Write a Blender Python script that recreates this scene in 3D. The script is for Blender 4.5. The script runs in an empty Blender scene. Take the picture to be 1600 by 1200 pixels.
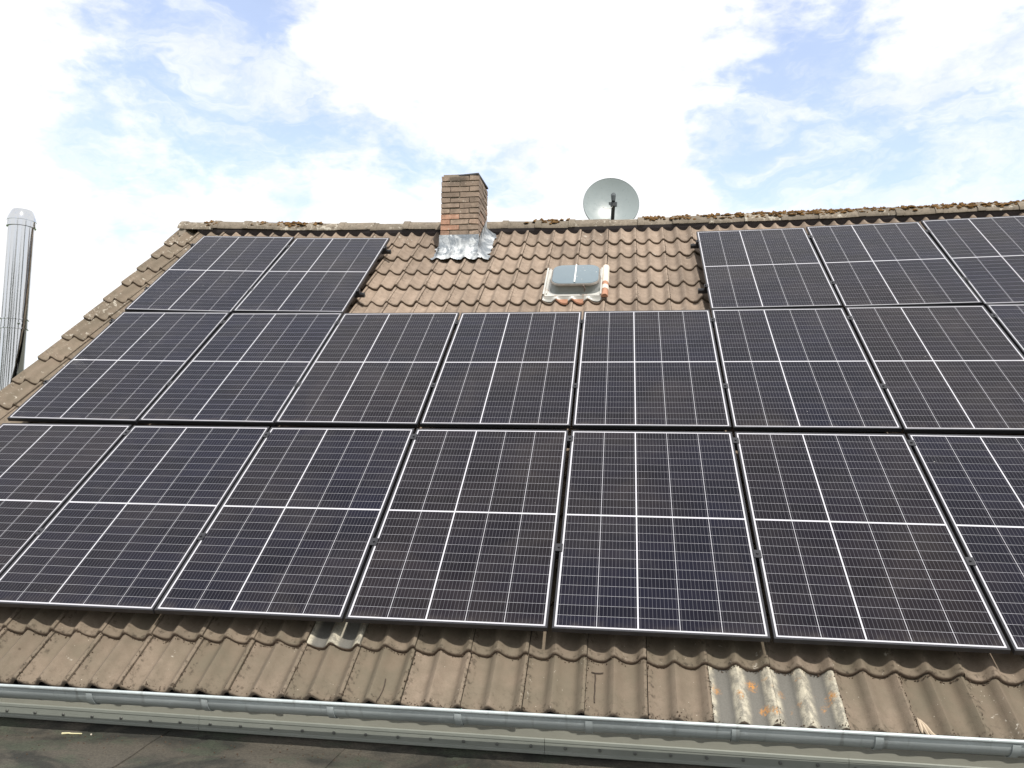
import bpy, bmesh, math, random
import numpy as np
from mathutils import Vector, Matrix
R_ = math.radians
random.seed(7)
rng = np.random.RandomState(11)
scene = bpy.context.scene
COL = scene.collection

# ------------------------------------------------------------------ camera
cam_d = bpy.data.cameras.new("camera")
cam = bpy.data.objects.new("camera", cam_d)
COL.objects.link(cam)
CAM_POS = Vector((0.3781, -4.2238, 0.8816))
right = Vector((0.9897, 0.1423, 0.0152)); down = Vector((0.0017, 0.0941, -0.9956)); fwd = Vector((-0.1431, 0.9853, 0.0929))
M = Matrix((right, -down, -fwd)).transposed().to_4x4()
M.translation = CAM_POS
cam.matrix_world = M
cam_d.sensor_width = 36.0
cam_d.lens = 36.0 * 1232.8 / 1600.0
cam_d.clip_start = 0.05
cam_d.clip_end = 3000.0
scene.camera = cam

# ------------------------------------------------------------------ roof frame of reference
A38 = R_(38.0)
RU = np.array([1.0, 0, 0]); RV = np.array([0, math.cos(A38), math.sin(A38)]); RN = np.array([0, -math.sin(A38), math.cos(A38)])
HC = [-0.0097, 0.032, 0.0001, 0.0056, 0.0201, 0.1097, -0.0246, -0.0166]

def sag(u, v):
    u = np.clip(u, -5.2, 4.9) / 4.5
    v = v / 5.4
    c = HC
    return c[0]*u*v + c[1]*u*u*v + c[2]*u**3*v + c[3]*v*v + c[4]*u*v*v + c[5]*u*u*v*v + c[6]*u*u + c[7]*u**3

def P(u, v, n):
    """roof coordinates (across, up the slope, out of it) -> world, arrays allowed; the old roof sags"""
    u = np.asarray(u, float); v = np.asarray(v, float); n = np.asarray(n, float)
    u, v, n = np.broadcast_arrays(u, v, n)
    nn = n + sag(u, v)
    return u[..., None]*RU + v[..., None]*RV + nn[..., None]*RN

# ------------------------------------------------------------------ world and sun
SUN = Vector((0.285, -0.537, 0.850)).normalized()
EL = math.asin(SUN.z); ROT = math.atan2(SUN.x, SUN.y)
world = bpy.data.worlds.new("World")
scene.world = world
world.use_nodes = True
nt = world.node_tree
nt.nodes.clear()
W = nt.nodes.new; L = nt.links.new
out = W('ShaderNodeOutputWorld'); bg = W('ShaderNodeBackground')
sky = W('ShaderNodeTexSky'); sky.sky_type = 'NISHITA'; sky.sun_disc = False
sky.sun_elevation = EL; sky.sun_rotation = ROT; sky.air_density = 1.0; sky.dust_density = 0.6; sky.ozone_density = 1.5
bg.inputs['Strength'].default_value = 0.15
tc = W('ShaderNodeTexCoord')
def vm(op, a, b=None):
    n = W('ShaderNodeVectorMath'); n.operation = op
    for i, s in enumerate((a, b)):
        if s is None: continue
        if isinstance(s, (tuple, list)): n.inputs[i].default_value = s
        else: L(s, n.inputs[i])
    return n
def mth(op, a, b=None, clamp=False):
    n = W('ShaderNodeMath'); n.operation = op; n.use_clamp = clamp
    for i, s in enumerate((a, b)):
        if s is None: continue
        if isinstance(s, (int, float)): n.inputs[i].default_value = s
        else: L(s, n.inputs[i])
    return n.outputs[0]
dirn = vm('NORMALIZE', tc.outputs['Generated']).outputs[0]
def wnoise(vec, scale, detail, rough=0.55, dist=0.0):
    n = W('ShaderNodeTexNoise'); n.inputs['Scale'].default_value = scale; n.inputs['Detail'].default_value = detail
    n.inputs['Roughness'].default_value = rough; n.inputs['Distortion'].default_value = dist
    L(vec, n.inputs['Vector']); return n
stretch = vm('MULTIPLY', dirn, (1.0, 1.0, 1.9)).outputs[0]
warp = wnoise(stretch, 4.2, 5, 0.6)
wv = vm('SUBTRACT', warp.outputs['Color'], (0.5, 0.5, 0.5))
wv2 = vm('SCALE', wv.outputs[0]); wv2.inputs['Scale'].default_value = 0.22
wdir = vm('ADD', dirn, wv2.outputs[0]).outputs[0]
n1 = wnoise(stretch, 3.0, 9, 0.58, 0.35)
n2 = wnoise(stretch, 11.0, 7, 0.6, 0.2)
n3 = wnoise(stretch, 26.0, 6, 0.6, 0.3)
base = mth('ADD', mth('ADD', mth('MULTIPLY', n1.outputs['Fac'], 0.42), mth('MULTIPLY', n2.outputs['Fac'], 0.38)), mth('MULTIPLY', n3.outputs['Fac'], 0.20))
cover = mth('ADD', mth('MULTIPLY', mth('SUBTRACT', base, 0.5), 7.0), 0.98)
# gaps in the cloud layer, as directions on the sky
def dir_px(x, y):
    d = right*((x-800)/1232.8) + down*((y-600)/1232.8) + fwd
    return tuple(d.normalized())
for x, y, r, w in [(240, 60, 190, 1.35), (400, 20, 140, 0.9), (170, 120, 90, .6), (90, 228, 75, 0.9), (400, 200, 120, 1.0), (310, 160, 70, .4), (205, 297, 50, 0.7),
                   (690, 225, 100, 0.85), (640, 290, 70, 0.8), (790, 290, 80, 0.9), (560, 215, 60, .5), (1320, 120, 210, 1.0), (1330, 240, 240, 1.15), (1200, 250, 110, .6),
                   (885, 215, 90, 0.25), (820, 285, 60, .6), (1560, 300, 120, 1.0), (1400, 310, 120, .5), (1130, 190, 70, .5), (470, 345, 60, .8), (190, 335, 45, .8), (480, 170, 70, .6), (340, 110, 80, .6), (130, 190, 60, .5), (620, 215, 60, .6), (740, 300, 60, .7), (1090, 160, 70, .7), (860, 240, 60, .5), (1180, 320, 80, .7), (350, 250, 50, .4), (1560, 60, 120, .8),
                   (1440, 60, 90, -1.6), (900, 90, 220, -1.2), (1500, 190, 110, -.8), (540, 90, 110, -1.2), (100, 90, 120, -.8), (330, 420, 160, -.5), (1080, 290, 80, -.7)]:
    dd = vm('DISTANCE', wdir, dir_px(x, y)).outputs['Value']
    mr = W('ShaderNodeMapRange'); mr.interpolation_type = 'SMOOTHSTEP'
    mr.inputs['From Min'].default_value = 0.0; mr.inputs['From Max'].default_value = r/1232.8*1.45
    mr.inputs['To Min'].default_value = w*.86; mr.inputs['To Max'].default_value = 0.0
    L(dd, mr.inputs['Value'])
    cover = mth('SUBTRACT', cover, mr.outputs['Result'])
cvr = W('ShaderNodeMapRange'); cvr.interpolation_type = 'SMOOTHSTEP'
for k_, v_ in (('From Min', -.15), ('From Max', 1.0), ('To Min', .12), ('To Max', 1.0)): cvr.inputs[k_].default_value = v_
L(cover, cvr.inputs['Value'])
vmap = W('ShaderNodeMapRange'); vmap.interpolation_type = 'SMOOTHSTEP'
for k_, v_ in (('From Min', .38), ('From Max', .68), ('To Min', .14), ('To Max', .74)): vmap.inputs[k_].default_value = v_
streak = vm('MULTIPLY', wdir, (1.0, 1.0, 2.6)).outputs[0]
n4 = wnoise(streak, 6.5, 9, 0.62, 0.5)
L(n4.outputs['Fac'], vmap.inputs['Value'])
inv = mth('MULTIPLY', mth('SUBTRACT', 1.0, cvr.outputs['Result']), mth('SUBTRACT', 1.0, vmap.outputs['Result']))
cov = mth('SUBTRACT', 1.0, inv)
# cloud tops are brighter, thick parts slightly grey
lum = mth('ADD', mth('MULTIPLY', n2.outputs['Fac'], 1.2), 3.75)
cc = W('ShaderNodeCombineColor')
L(lum, cc.inputs[0]); L(mth('MULTIPLY', lum, 1.005), cc.inputs[1]); L(mth('MULTIPLY', lum, 1.02), cc.inputs[2])
skyb = W('ShaderNodeMix'); skyb.data_type = 'RGBA'; skyb.blend_type = 'MULTIPLY'; skyb.inputs['Factor'].default_value = 1.0
L(sky.outputs[0], skyb.inputs['A']); skyb.inputs['B'].default_value = (1.25, 1.14, 1.12, 1)
mix = W('ShaderNodeMix'); mix.data_type = 'RGBA'
L(cov, mix.inputs['Factor']); L(skyb.outputs['Result'], mix.inputs['A']); L(cc.outputs[0], mix.inputs['B'])
L(mix.outputs['Result'], bg.inputs['Color']); L(bg.outputs[0], out.inputs['Surface'])

sun_d = bpy.data.lights.new("sun", 'SUN'); sun_d.energy = 2.7; sun_d.angle = R_(0.55); sun_d.color = (1.0, 0.95, 0.87)
sun = bpy.data.objects.new("sun", sun_d); COL.objects.link(sun)
sun.rotation_euler = (-SUN).to_track_quat('-Z', 'Y').to_euler()
sun.location = (3, -8, 14)

vs = scene.view_settings
vs.view_transform = 'Standard'; vs.look = 'None'; vs.exposure = 0.8; vs.gamma = 1.0; vs.use_curve_mapping = False

# ------------------------------------------------------------------ helpers
class MB:
    """collects geometry for ONE mesh (world coordinates)"""
    def __init__(self): self.v = []; self.f = []; self.m = []; self.n = 0; self.att = {}
    def add(self, verts, faces, mat=0):
        verts = np.asarray(verts, float).reshape(-1, 3)
        self.v.append(verts)
        for f in faces: self.f.append(tuple(int(i) + self.n for i in f)); self.m.append(mat)
        self.n += len(verts)
    def grid(self, pts, mat=0, flip=False):
        """pts: (rows, cols, 3)"""
        r, c = pts.shape[:2]
        fs = []
        for i in range(r-1):
            for j in range(c-1):
                q = (i*c+j, i*c+j+1, (i+1)*c+j+1, (i+1)*c+j)
                fs.append(q[::-1] if flip else q)
        self.add(pts.reshape(-1, 3), fs, mat)
    def box(self, c8, mat=0):
        """c8: 8 corners, lower 4 ring then upper 4 ring"""
        self.add(c8, [(3, 2, 1, 0), (4, 5, 6, 7), (0, 1, 5, 4), (1, 2, 6, 5), (2, 3, 7, 6), (3, 0, 4, 7)], mat)
    def wbox(self, x0, x1, y0, y1, z0, z1, mat=0):
        self.box([(x0, y0, z0), (x1, y0, z0), (x1, y1, z0), (x0, y1, z0), (x0, y0, z1), (x1, y0, z1), (x1, y1, z1), (x0, y1, z1)], mat)
    def rbox(self, u0, u1, v0, v1, n0, n1, mat=0):
        c = [P(u, v, n0) for u, v in ((u0, v0), (u1, v0), (u1, v1), (u0, v1))] + [P(u, v, n1) for u, v in ((u0, v0), (u1, v0), (u1, v1), (u0, v1))]
        self.box(c, mat)
    def tube(self, pts, rads, seg=16, mat=0, caps=True):
        pts = [Vector(p) for p in pts]
        if not hasattr(rads, '__len__'): rads = [rads]*len(pts)
        rings = []; prev = None
        for i, p in enumerate(pts):
            t = (pts[min(i+1, len(pts)-1)] - pts[max(i-1, 0)]).normalized()
            a = t.orthogonal().normalized() if prev is None else (prev - t*prev.dot(t)).normalized()
            prev = a; b = t.cross(a)
            rings.append([p + (a*math.cos(k*2*math.pi/seg) + b*math.sin(k*2*math.pi/seg))*rads[i] for k in range(seg)])
        vs_ = [tuple(q) for r in rings for q in r]; fs = []
        for i in range(len(pts)-1):
            for k in range(seg):
                k2 = (k+1) % seg
                fs.append((i*seg+k, i*seg+k2, (i+1)*seg+k2, (i+1)*seg+k))
        if caps:
            fs.append(tuple(range(seg))[::-1]); fs.append(tuple((len(pts)-1)*seg+k for k in range(seg)))
        self.add(vs_, fs, mat)
    def lathe(self, prof, center, seg=40, mat=0):
        """prof: (r, z) list"""
        cx, cy, cz = center; vs_ = []; fs = []
        for r, z in prof:
            for k in range(seg):
                a = 2*math.pi*k/seg
                vs_.append((cx+r*math.cos(a), cy+r*math.sin(a), cz+z))
        for i in range(len(prof)-1):
            for k in range(seg):
                k2 = (k+1) % seg
                fs.append((i*seg+k, i*seg+k2, (i+1)*seg+k2, (i+1)*seg+k))
        self.add(vs_, fs, mat)
    def build(self, name, mats, parent=None, smooth=False, origin=None, angle=35):
        org = np.array(parent.matrix_world.translation if parent is not None else (origin if origin is not None else (0, 0, 0)), float)
        V = np.concatenate(self.v) - org
        me = bpy.data.meshes.new(name)
        me.from_pydata([tuple(p) for p in V], [], self.f)
        if not isinstance(mats, (list, tuple)): mats = [mats]
        for m in mats: me.materials.append(m)
        me.polygons.foreach_set('material_index', self.m)
        for k, arr in self.att.items():
            a = me.attributes.new(k, 'FLOAT', 'POINT'); a.data.foreach_set('value', np.asarray(arr, np.float32))
        me.validate(); me.update()
        if smooth:
            me.polygons.foreach_set('use_smooth', [True]*len(me.polygons))
            me.set_sharp_from_angle(angle=R_(angle))
        o = bpy.data.objects.new(name, me); COL.objects.link(o)
        if parent is not None: o.parent = parent; WORLD[o] = tuple(org)
        else: o.location = tuple(org)
        return o
WORLD = {}
class Holder:      # lets sub-parts hang below a part that sits at its parent's origin
    pass
def sub(parent):
    """make matrix_world of a freshly parented part usable"""
    bpy.context.view_layer.update(); return parent
def tag(o, label, cat=None, group=None, kind=None):
    if label: o['label'] = label
    if cat: o['category'] = cat
    if group: o['group'] = group
    if kind: o['kind'] = kind
    return o
def thing(name, loc, label, cat, group=None):
    o = bpy.data.objects.new(name, None); COL.objects.link(o); o.location = tuple(loc); o.empty_display_size = 0.2
    tag(o, label, cat, group)
    bpy.context.view_layer.update()
    return o

# ------------------------------------------------------------------ materials
def mat(name):
    m = bpy.data.materials.new(name); m.use_nodes = True
    t = m.node_tree; b = t.nodes['Principled BSDF']
    return m, t, b
class NB:
    def __init__(self, t): self.t = t
    def n(self, kind, **kw):
        x = self.t.nodes.new(kind)
        for k, v in kw.items(): setattr(x, k, v)
        return x
    def set(self, sock, v):
        if isinstance(v, bpy.types.NodeSocket): self.t.links.new(v, sock)
        else: sock.default_value = v
    def noise(self, vec, scale, detail=4, rough=.55, dist=0, out='Fac'):
        x = self.n('ShaderNodeTexNoise'); self.set(x.inputs['Vector'], vec)
        for k, v in (('Scale', scale), ('Detail', detail), ('Roughness', rough), ('Distortion', dist)): x.inputs[k].default_value = v
        return x.outputs[out]
    def math(self, op, a, b=None, c=None, clamp=False):
        x = self.n('ShaderNodeMath', operation=op, use_clamp=clamp); self.set(x.inputs[0], a)
        if b is not None: self.set(x.inputs[1], b)
        if c is not None: self.set(x.inputs[2], c)
        return x.outputs[0]
    def ramp(self, fac, lo, hi, a=0., b=1.):
        x = self.n('ShaderNodeMapRange', interpolation_type='SMOOTHSTEP'); self.set(x.inputs['Value'], fac)
        for k, v in (('From Min', lo), ('From Max', hi), ('To Min', a), ('To Max', b)): self.set(x.inputs[k], v)
        return x.outputs['Result']
    def mix(self, fac, a, b, blend='MIX'):
        x = self.n('ShaderNodeMix', data_type='RGBA', blend_type=blend)
        self.set(x.inputs['Factor'], fac)
        self.set(x.inputs['A'], a if not isinstance(a, tuple) else (*a, 1)); self.set(x.inputs['B'], b if not isinstance(b, tuple) else (*b, 1))
        return x.outputs['Result']
    def mul(self, col, f):
        x = self.n('ShaderNodeVectorMath', operation='SCALE'); self.set(x.inputs[0], col); self.set(x.inputs['Scale'], f); return x.outputs[0]
    def obj(self): return self.n('ShaderNodeTexCoord').outputs['Object']
    def attr(self, name): 
        x = self.n('ShaderNodeAttribute', attribute_name=name); return x.outputs['Fac']
    def voro(self, vec, scale, rnd=1.0, out='Distance'):
        x = self.n('ShaderNodeTexVoronoi'); self.set(x.inputs['Vector'], vec); x.inputs['Scale'].default_value = scale; x.inputs['Randomness'].default_value = rnd
        return x.outputs[out]
    def bump(self, b, h, strength, dist):
        x = self.n('ShaderNodeBump'); x.inputs['Strength'].default_value = strength; x.inputs['Distance'].default_value = dist
        self.set(x.inputs['Height'], h); self.t.links.new(x.outputs[0], b.inputs['Normal'])

def simple(name, col, rough=.6, metal=0., var=.15, scale=12., bump=0., bdist=.002, spec=.5):
    m, t, b = mat(name); k = NB(t); o = k.obj()
    f = k.noise(o, scale, 5)
    c = k.mix(f, tuple(x*(1-var) for x in col), tuple(min(1, x*(1+var)) for x in col))
    k.set(b.inputs['Base Color'], c)
    k.set(b.inputs['Roughness'], k.ramp(k.noise(o, scale*2.3, 3), .3, .7, max(.03, rough-.08), min(1, rough+.08)))
    b.inputs['Metallic'].default_value = metal; b.inputs['Specular IOR Level'].default_value = spec
    if bump: k.bump(b, k.noise(o, scale*6, 4), bump, bdist)
    return m

def tile_material(name, c1, c2, pale=False):
    m, t, b = mat(name); k = NB(t); o = k.obj()
    big = k.noise(o, 2.2, 5, .6); mid = k.noise(o, 14, 5, .6); fine = k.noise(o, 160, 3, .7)
    c = k.mix(k.ramp(mid, .3, .7), c1, c2)
    c = k.mul(c, k.ramp(big, .25, .75, .86, 1.12))
    c = k.mul(c, k.ramp(fine, .2, .8, .82, 1.18))
    c = k.mul(c, k.math('ADD', k.math('MULTIPLY', k.attr('tint'), .34), .83))
    # grey green film of algae; dimmer light towards the eave painted into the colour
    alg = k.math('MULTIPLY', k.ramp(k.noise(o, 5, 5, .62), .34, .66), k.attr('grime_shade'))
    c = k.mix(k.math('MULTIPLY', k.attr('grime_shade'), .75, clamp=True), c, (.122, .098, .068))
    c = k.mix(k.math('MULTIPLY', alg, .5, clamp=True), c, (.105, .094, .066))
    # dark dirt along the butts and seams
    dirt = k.math('MULTIPLY', k.ramp(k.noise(o, 38, 5, .65), .50, .68), k.attr('edge'))
    c = k.mix(k.math('MULTIPLY', dirt, .85), c, (.035, .026, .017))
    # dark blots
    blot = k.math('MULTIPLY', k.ramp(k.voro(o, 9.0), .10, .06), k.ramp(k.noise(o, 3.1, 2), .54, .6))
    c = k.mix(k.math('MULTIPLY', blot, .55), c, (.05, .035, .022))
    # pale crusts of lichen and droppings
    wob = k.n('ShaderNodeVectorMath', operation='ADD'); k.set(wob.inputs[0], o)
    sc = k.n('ShaderNodeVectorMath', operation='SCALE'); k.set(sc.inputs[0], k.noise(o, 30, 3, .6, out='Color')); sc.inputs['Scale'].default_value = .05
    k.set(wob.inputs[1], sc.outputs[0])
    thr = k.math('SUBTRACT', .715, k.math('MULTIPLY', k.attr('lich'), .20))
    l1 = k.ramp(k.noise(wob.outputs[0], 21, 7, .66, .3), thr, k.math('ADD', thr, .05))
    c = k.mix(k.math('MULTIPLY', l1, .8), c, (.44, .41, .35))
    thr2 = k.math('SUBTRACT', .73, k.math('MULTIPLY', k.attr('lich'), .14))
    c = k.mix(k.math('MULTIPLY', k.ramp(k.noise(wob.outputs[0], 33, 6, .66, .2), thr2, k.math('ADD', thr2, .04)), .8), c, (.06, .045, .03))
    l2 = k.ramp(k.voro(o, 34.0), .10, .06)
    l2 = k.math('MULTIPLY', l2, k.ramp(k.noise(o, 9, 2), .56, .62))
    c = k.mix(k.math('MULTIPLY', l2, .7), c, (.50, .46, .38))
    if pale:
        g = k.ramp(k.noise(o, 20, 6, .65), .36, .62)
        # grey troughs, patchy pale crests
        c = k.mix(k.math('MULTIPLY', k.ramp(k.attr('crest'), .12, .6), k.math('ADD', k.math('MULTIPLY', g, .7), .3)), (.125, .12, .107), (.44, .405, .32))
        oc = k.math('MULTIPLY', k.ramp(k.voro(wob.outputs[0], 10.0), .42, .12), k.ramp(k.noise(o, 5.2, 2), .49, .53))
        oc = k.math('MULTIPLY', oc, k.ramp(k.noise(o, 85, 4, .65), .42, .58))
        oc = k.math('MULTIPLY', oc, k.attr('orange'))
        c = k.mix(oc, c, (.40, .19, .05))
        c = k.mul(c, k.ramp(fine, .2, .8, .85, 1.15))
    k.set(b.inputs['Base Color'], c)
    b.inputs['Roughness'].default_value = .82; b.inputs['Specular IOR Level'].default_value = .35
    k.bump(b, k.math('ADD', k.math('MULTIPLY', fine, .5), k.math('MULTIPLY', mid, 1.2)), .5, .004)
    return m

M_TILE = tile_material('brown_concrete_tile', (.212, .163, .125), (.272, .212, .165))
M_PALE = tile_material('pale_weathered_tile', (.30, .28, .22), (.36, .33, .27), pale=True)
M_BUTT = simple('tile_edge_dark', (.105, .076, .054), .9, var=.55, scale=55, bump=.6)
M_RIDGE = tile_material('ridge_tile_concrete', (.175, .147, .115), (.25, .21, .165))
M_MOSS = simple('dry_moss', (.165, .088, .026), .95, var=.6, scale=60, bump=.8, bdist=.01)
M_ROLL = simple('dark_ridge_roll', (.040, .034, .036), .9)
M_CRUMB = simple('dark_moss_crumbs', (.055, .036, .022), .95, var=.6, scale=80)
M_UNDER = simple('roof_underlay', (.03, .028, .03), .9)
M_ALU_BLK = simple('black_anodised_aluminium', (.020, .020, .024), .38, .0, .1, 30, spec=.5)
M_FRAME = simple('dark_anodised_panel_frame', (.040, .040, .046), .36, .4, .1, 30, spec=.5)
M_BACK = simple('white_backsheet_under_glass', (.49, .49, .53), .16, 0, .03, 5, spec=.22)
M_STEEL = None
def steel():
    m, t, b = mat('brushed_stainless_steel'); k = NB(t); o = k.obj()
    st = k.n('ShaderNodeMapping'); k.set(st.inputs['Vector'], o); st.inputs['Scale'].default_value = (30, 30, .5)
    f = k.noise(st.outputs[0], 1.0, 4)
    k.set(b.inputs['Base Color'], k.mix(f, (.60, .61, .62), (.66, .67, .68)))
    b.inputs['Metallic'].default_value = 1; k.set(b.inputs['Roughness'], k.ramp(f, .3, .7, .07, .11))
    st2 = k.n('ShaderNodeMapping'); k.set(st2.inputs['Vector'], o); st2.inputs['Scale'].default_value = (7, 7, .25)
    k.bump(b, k.noise(st2.outputs[0], 1.0, 0), .12, .03)
    return m
M_STEEL = steel()
def cells():
    m, t, b = mat('dark_solar_cell'); k = NB(t)
    uv = k.n('ShaderNodeUVMap').outputs[0]
    sx = k.n('ShaderNodeSeparateXYZ'); k.set(sx.inputs[0], uv)
    fr = k.math('FRACT', k.math('MULTIPLY', sx.outputs[0], 10.0))
    d = k.math('ABSOLUTE', k.math('SUBTRACT', fr, .5))
    line = k.ramp(d, .055, .03)
    oi = k.n('ShaderNodeObjectInfo').outputs['Random']
    geo = k.n('ShaderNodeNewGeometry').outputs['Position']
    big = k.noise(geo, .8, 3, .6)
    base = k.mix(k.ramp(k.math('ADD', k.math('MULTIPLY', oi, .30), k.math('MULTIPLY', big, .9)), .35, .85), (.0055, .0060, .0140), (.0100, .0078, .0102))
    base = k.mul(base, k.math('ADD', k.math('MULTIPLY', k.attr('cellv'), .5), .75))
    c = k.mix(k.math('MULTIPLY', line, .32), base, (.28, .28, .31))
    ob = k.obj(); sy = k.n('ShaderNodeSeparateXYZ'); k.set(sy.inputs[0], ob)
    foot = k.ramp(sy.outputs[1], -.80, -.87)
    film = k.math('ADD', k.math('MULTIPLY', k.ramp(k.noise(geo, 1.7, 6, .65, .8), .42, .72), .085), k.math('MULTIPLY', foot, k.ramp(k.noise(geo, 14, 4), .35, .7, 0, .22)))
    c = k.mix(film, c, (.12, .105, .095))
    drop = k.math('MULTIPLY', k.ramp(k.voro(geo, 6.0), .030, .018), k.ramp(k.noise(geo, 2.3, 2), .54, .57))
    c = k.mix(k.math('MULTIPLY', drop, .6), c, (.45, .45, .43))
    k.set(b.inputs['Base Color'], c)
    k.set(b.inputs['Roughness'], k.ramp(k.noise(geo, 7, 4), .3, .7, .10, .2))
    b.inputs['Specular IOR Level'].default_value = .13
    return m
M_CELL = cells()
def zinc(name, col, rough=.42, metal=.55):
    m, t, b = mat(name); k = NB(t); o = k.obj()
    st = k.n('ShaderNodeMapping'); k.set(st.inputs['Vector'], o); st.inputs['Scale'].default_value = (1.2, 9, 9)
    f = k.noise(st.outputs[0], 1.6, 6, .6); g = k.noise(o, 26, 5, .65)
    c = k.mix(k.ramp(f, .3, .7), tuple(x*.82 for x in col), tuple(x*1.12 for x in col))
    c = k.mix(k.math('MULTIPLY', k.ramp(g, .58, .72), .35), c, tuple(min(1, x*1.5) for x in col))
    drip = k.n('ShaderNodeMapping'); k.set(drip.inputs['Vector'], o); drip.inputs['Scale'].default_value = (22, 3, 3)
    c = k.mix(k.math('MULTIPLY', k.ramp(k.noise(drip.outputs[0], 1.0, 3), .58, .72), .35), c, (.10, .095, .075))
    k.set(b.inputs['Base Color'], c); b.inputs['Metallic'].default_value = metal
    k.set(b.inputs['Roughness'], k.ramp(g, .3, .7, rough-.08, rough+.15))
    k.bump(b, k.noise(o, 3.5, 3), .25, .01)
    return m
M_ZINC = zinc('aged_zinc', (.46, .51, .52), .42, .25)
M_STRIP = simple('dull_aluminium_strip', (.22, .235, .21), .5, .2, .12, 9)
M_SCREW = simple('grey_screw_head', (.13, .135, .125), .5, .3, .3, 60)
M_FASCIA = simple('cream_fascia_paint', (.225, .225, .19), .6, 0, .12, 5, .2)
def felt():
    m, t, b = mat('mossy_roof_felt'); k = NB(t); o = k.obj()
    st = k.n('ShaderNodeMapping'); k.set(st.inputs['Vector'], o); st.inputs['Scale'].default_value = (1.3, 2.1, 2.1)
    a = k.noise(st.outputs[0], 1.5, 6, .6, .8); g = k.noise(st.outputs[0], 2.9, 6, .6, .4); f = k.noise(o, 90, 4, .7)
    c = k.mix(k.ramp(a, .40, .60), (.020, .020, .016), (.068, .060, .047))
    c = k.mix(k.math('MULTIPLY', k.ramp(g, .5, .66), .7), c, (.042, .052, .034))
    c = k.mix(k.math('MULTIPLY', k.ramp(k.noise(st.outputs[0], 1.1, 4), .55, .68), .7), c, (.012, .014, .012))
    c = k.mul(c, k.ramp(f, .2, .8, .6, 1.4))
    k.set(b.inputs['Base Color'], c); b.inputs['Roughness'].default_value = .9
    k.bump(b, k.math('ADD', f, k.math('MULTIPLY', a, 3)), .6, .006)
    return m
M_FELT = felt()
M_PLASTER = simple('grey_plaster', (.42, .40, .35), .9, 0, .1, 4, .3)
def brick():
    m, t, b = mat('weathered_brick'); k = NB(t); o = k.obj()
    tint = k.attr('tint')
    c = k.mix(k.ramp(tint, .72, .98), (.275, .208, .160), (.42, .24, .165))
    c = k.mul(c, k.math('ADD', k.math('MULTIPLY', k.math('FRACT', k.math('MULTIPLY', tint, 7.31)), .4), .8))
    n = k.noise(o, 18, 6, .65)
    c = k.mul(c, k.ramp(n, .25, .75, .7, 1.25))
    soot = k.math('MULTIPLY', k.ramp(k.noise(o, 9, 5, .6), .40, .62), k.attr('soot'))
    c = k.mix(k.math('MULTIPLY', soot, .75), c, (.06, .05, .04))
    c = k.mix(k.math('MULTIPLY', k.ramp(k.noise(o, 30, 4, .6), .6, .68), .6), c, (.42, .37, .30))
    k.set(b.inputs['Base Color'], c); b.inputs['Roughness'].default_value = .92
    k.bump(b, k.noise(o, 70, 4, .6), .6, .006)
    return m
M_BRICK = brick()
M_MORTAR = simple('lime_mortar', (.24, .205, .165), .95, 0, .3, 30, .5)
def lead():
    m, t, b = mat('crinkled_foil_flashing'); k = NB(t); o = k.obj()
    n = k.noise(o, 6, 6, .62, 1.6)
    k.set(b.inputs['Base Color'], k.mix(k.ramp(n, .40, .68), (.21, .235, .26), (.58, .60, .61)))
    b.inputs['Metallic'].default_value = .45; k.set(b.inputs['Roughness'], k.ramp(n, .3, .7, .3, .55))
    k.bump(b, k.noise(o, 11, 4, .55, .8), .55, .02)
    return m
M_LEAD = lead()
M_SLATE = simple('dark_slate_cap', (.055, .055, .058), .7, 0, .3, 14, .3)
M_DISH = simple('grey_dish_enamel', (.25, .29, .295), .34, 0, .05, 6, spec=.5)
M_DARKP = simple('dark_plastic', (.03, .035, .038), .5, 0, .2, 20)
M_LNB = simple('grey_plastic', (.055, .065, .07), .45, 0, .1, 20)
M_WHITE = simple('white_cable', (.7, .7, .68), .5, 0, .05)
def hatch_glass():
    m, t, b = mat('blue_grey_skylight_glass'); k = NB(t); o = k.obj()
    n = k.noise(o, 5, 5, .6)
    c = k.mix(n, (.125, .165, .195), (.17, .215, .24))
    c = k.mix(k.math('MULTIPLY', k.ramp(k.voro(o, 22), .16, .08), k.ramp(k.noise(o, 8, 2), .52, .58)), c, (.5, .5, .46))
    k.set(b.inputs['Base Color'], c); k.set(b.inputs['Roughness'], k.ramp(n, .3, .7, .1, .3)); b.inputs['Specular IOR Level'].default_value = .4
    return m
M_HGLASS = hatch_glass()
def galv():
    m, t, b = mat('pale_rusty_sheet_metal'); k = NB(t); o = k.obj()
    n = k.noise(o, 8, 5, .6)
    c = k.mix(n, (.42, .42, .40), (.62, .61, .57))
    c = k.mix(k.math('MULTIPLY', k.ramp(k.noise(o, 13, 5, .65), .56, .68), .8), c, (.36, .17, .075))
    k.set(b.inputs['Base Color'], c); b.inputs['Metallic'].default_value = .25; b.inputs['Roughness'].default_value = .45
    k.bump(b, n, .3, .01)
    return m
M_GALV = galv()
M_COLLAR = simple('dull_grey_zinc_collar', (.27, .285, .28), .5, .35, .25, 14, .3)
M_LIDRIM = simple('worn_metal_lid_rim', (.24, .215, .19), .45, .4, .45, 22, .3)
M_RUSTRIM = simple('brown_corroded_rim', (.13, .10, .085), .6, .2, .4, 25, .3)
M_CLAY = simple('orange_terracotta', (.37, .19, .12), .85, 0, .3, 16, .4)
M_MORTW = simple('whitish_mortar', (.62, .55, .47), .9, 0, .2, 24, .5)
M_TWIG = simple('dark_twig_bark', (.05, .036, .026), .9, 0, .3, 60)
M_STICK = simple('bare_pale_wood', (.62, .58, .36), .8, 0, .15, 40)
M_LEAF = simple('dry_beige_leaf', (.42, .34, .25), .8, 0, .3, 30)
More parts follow.
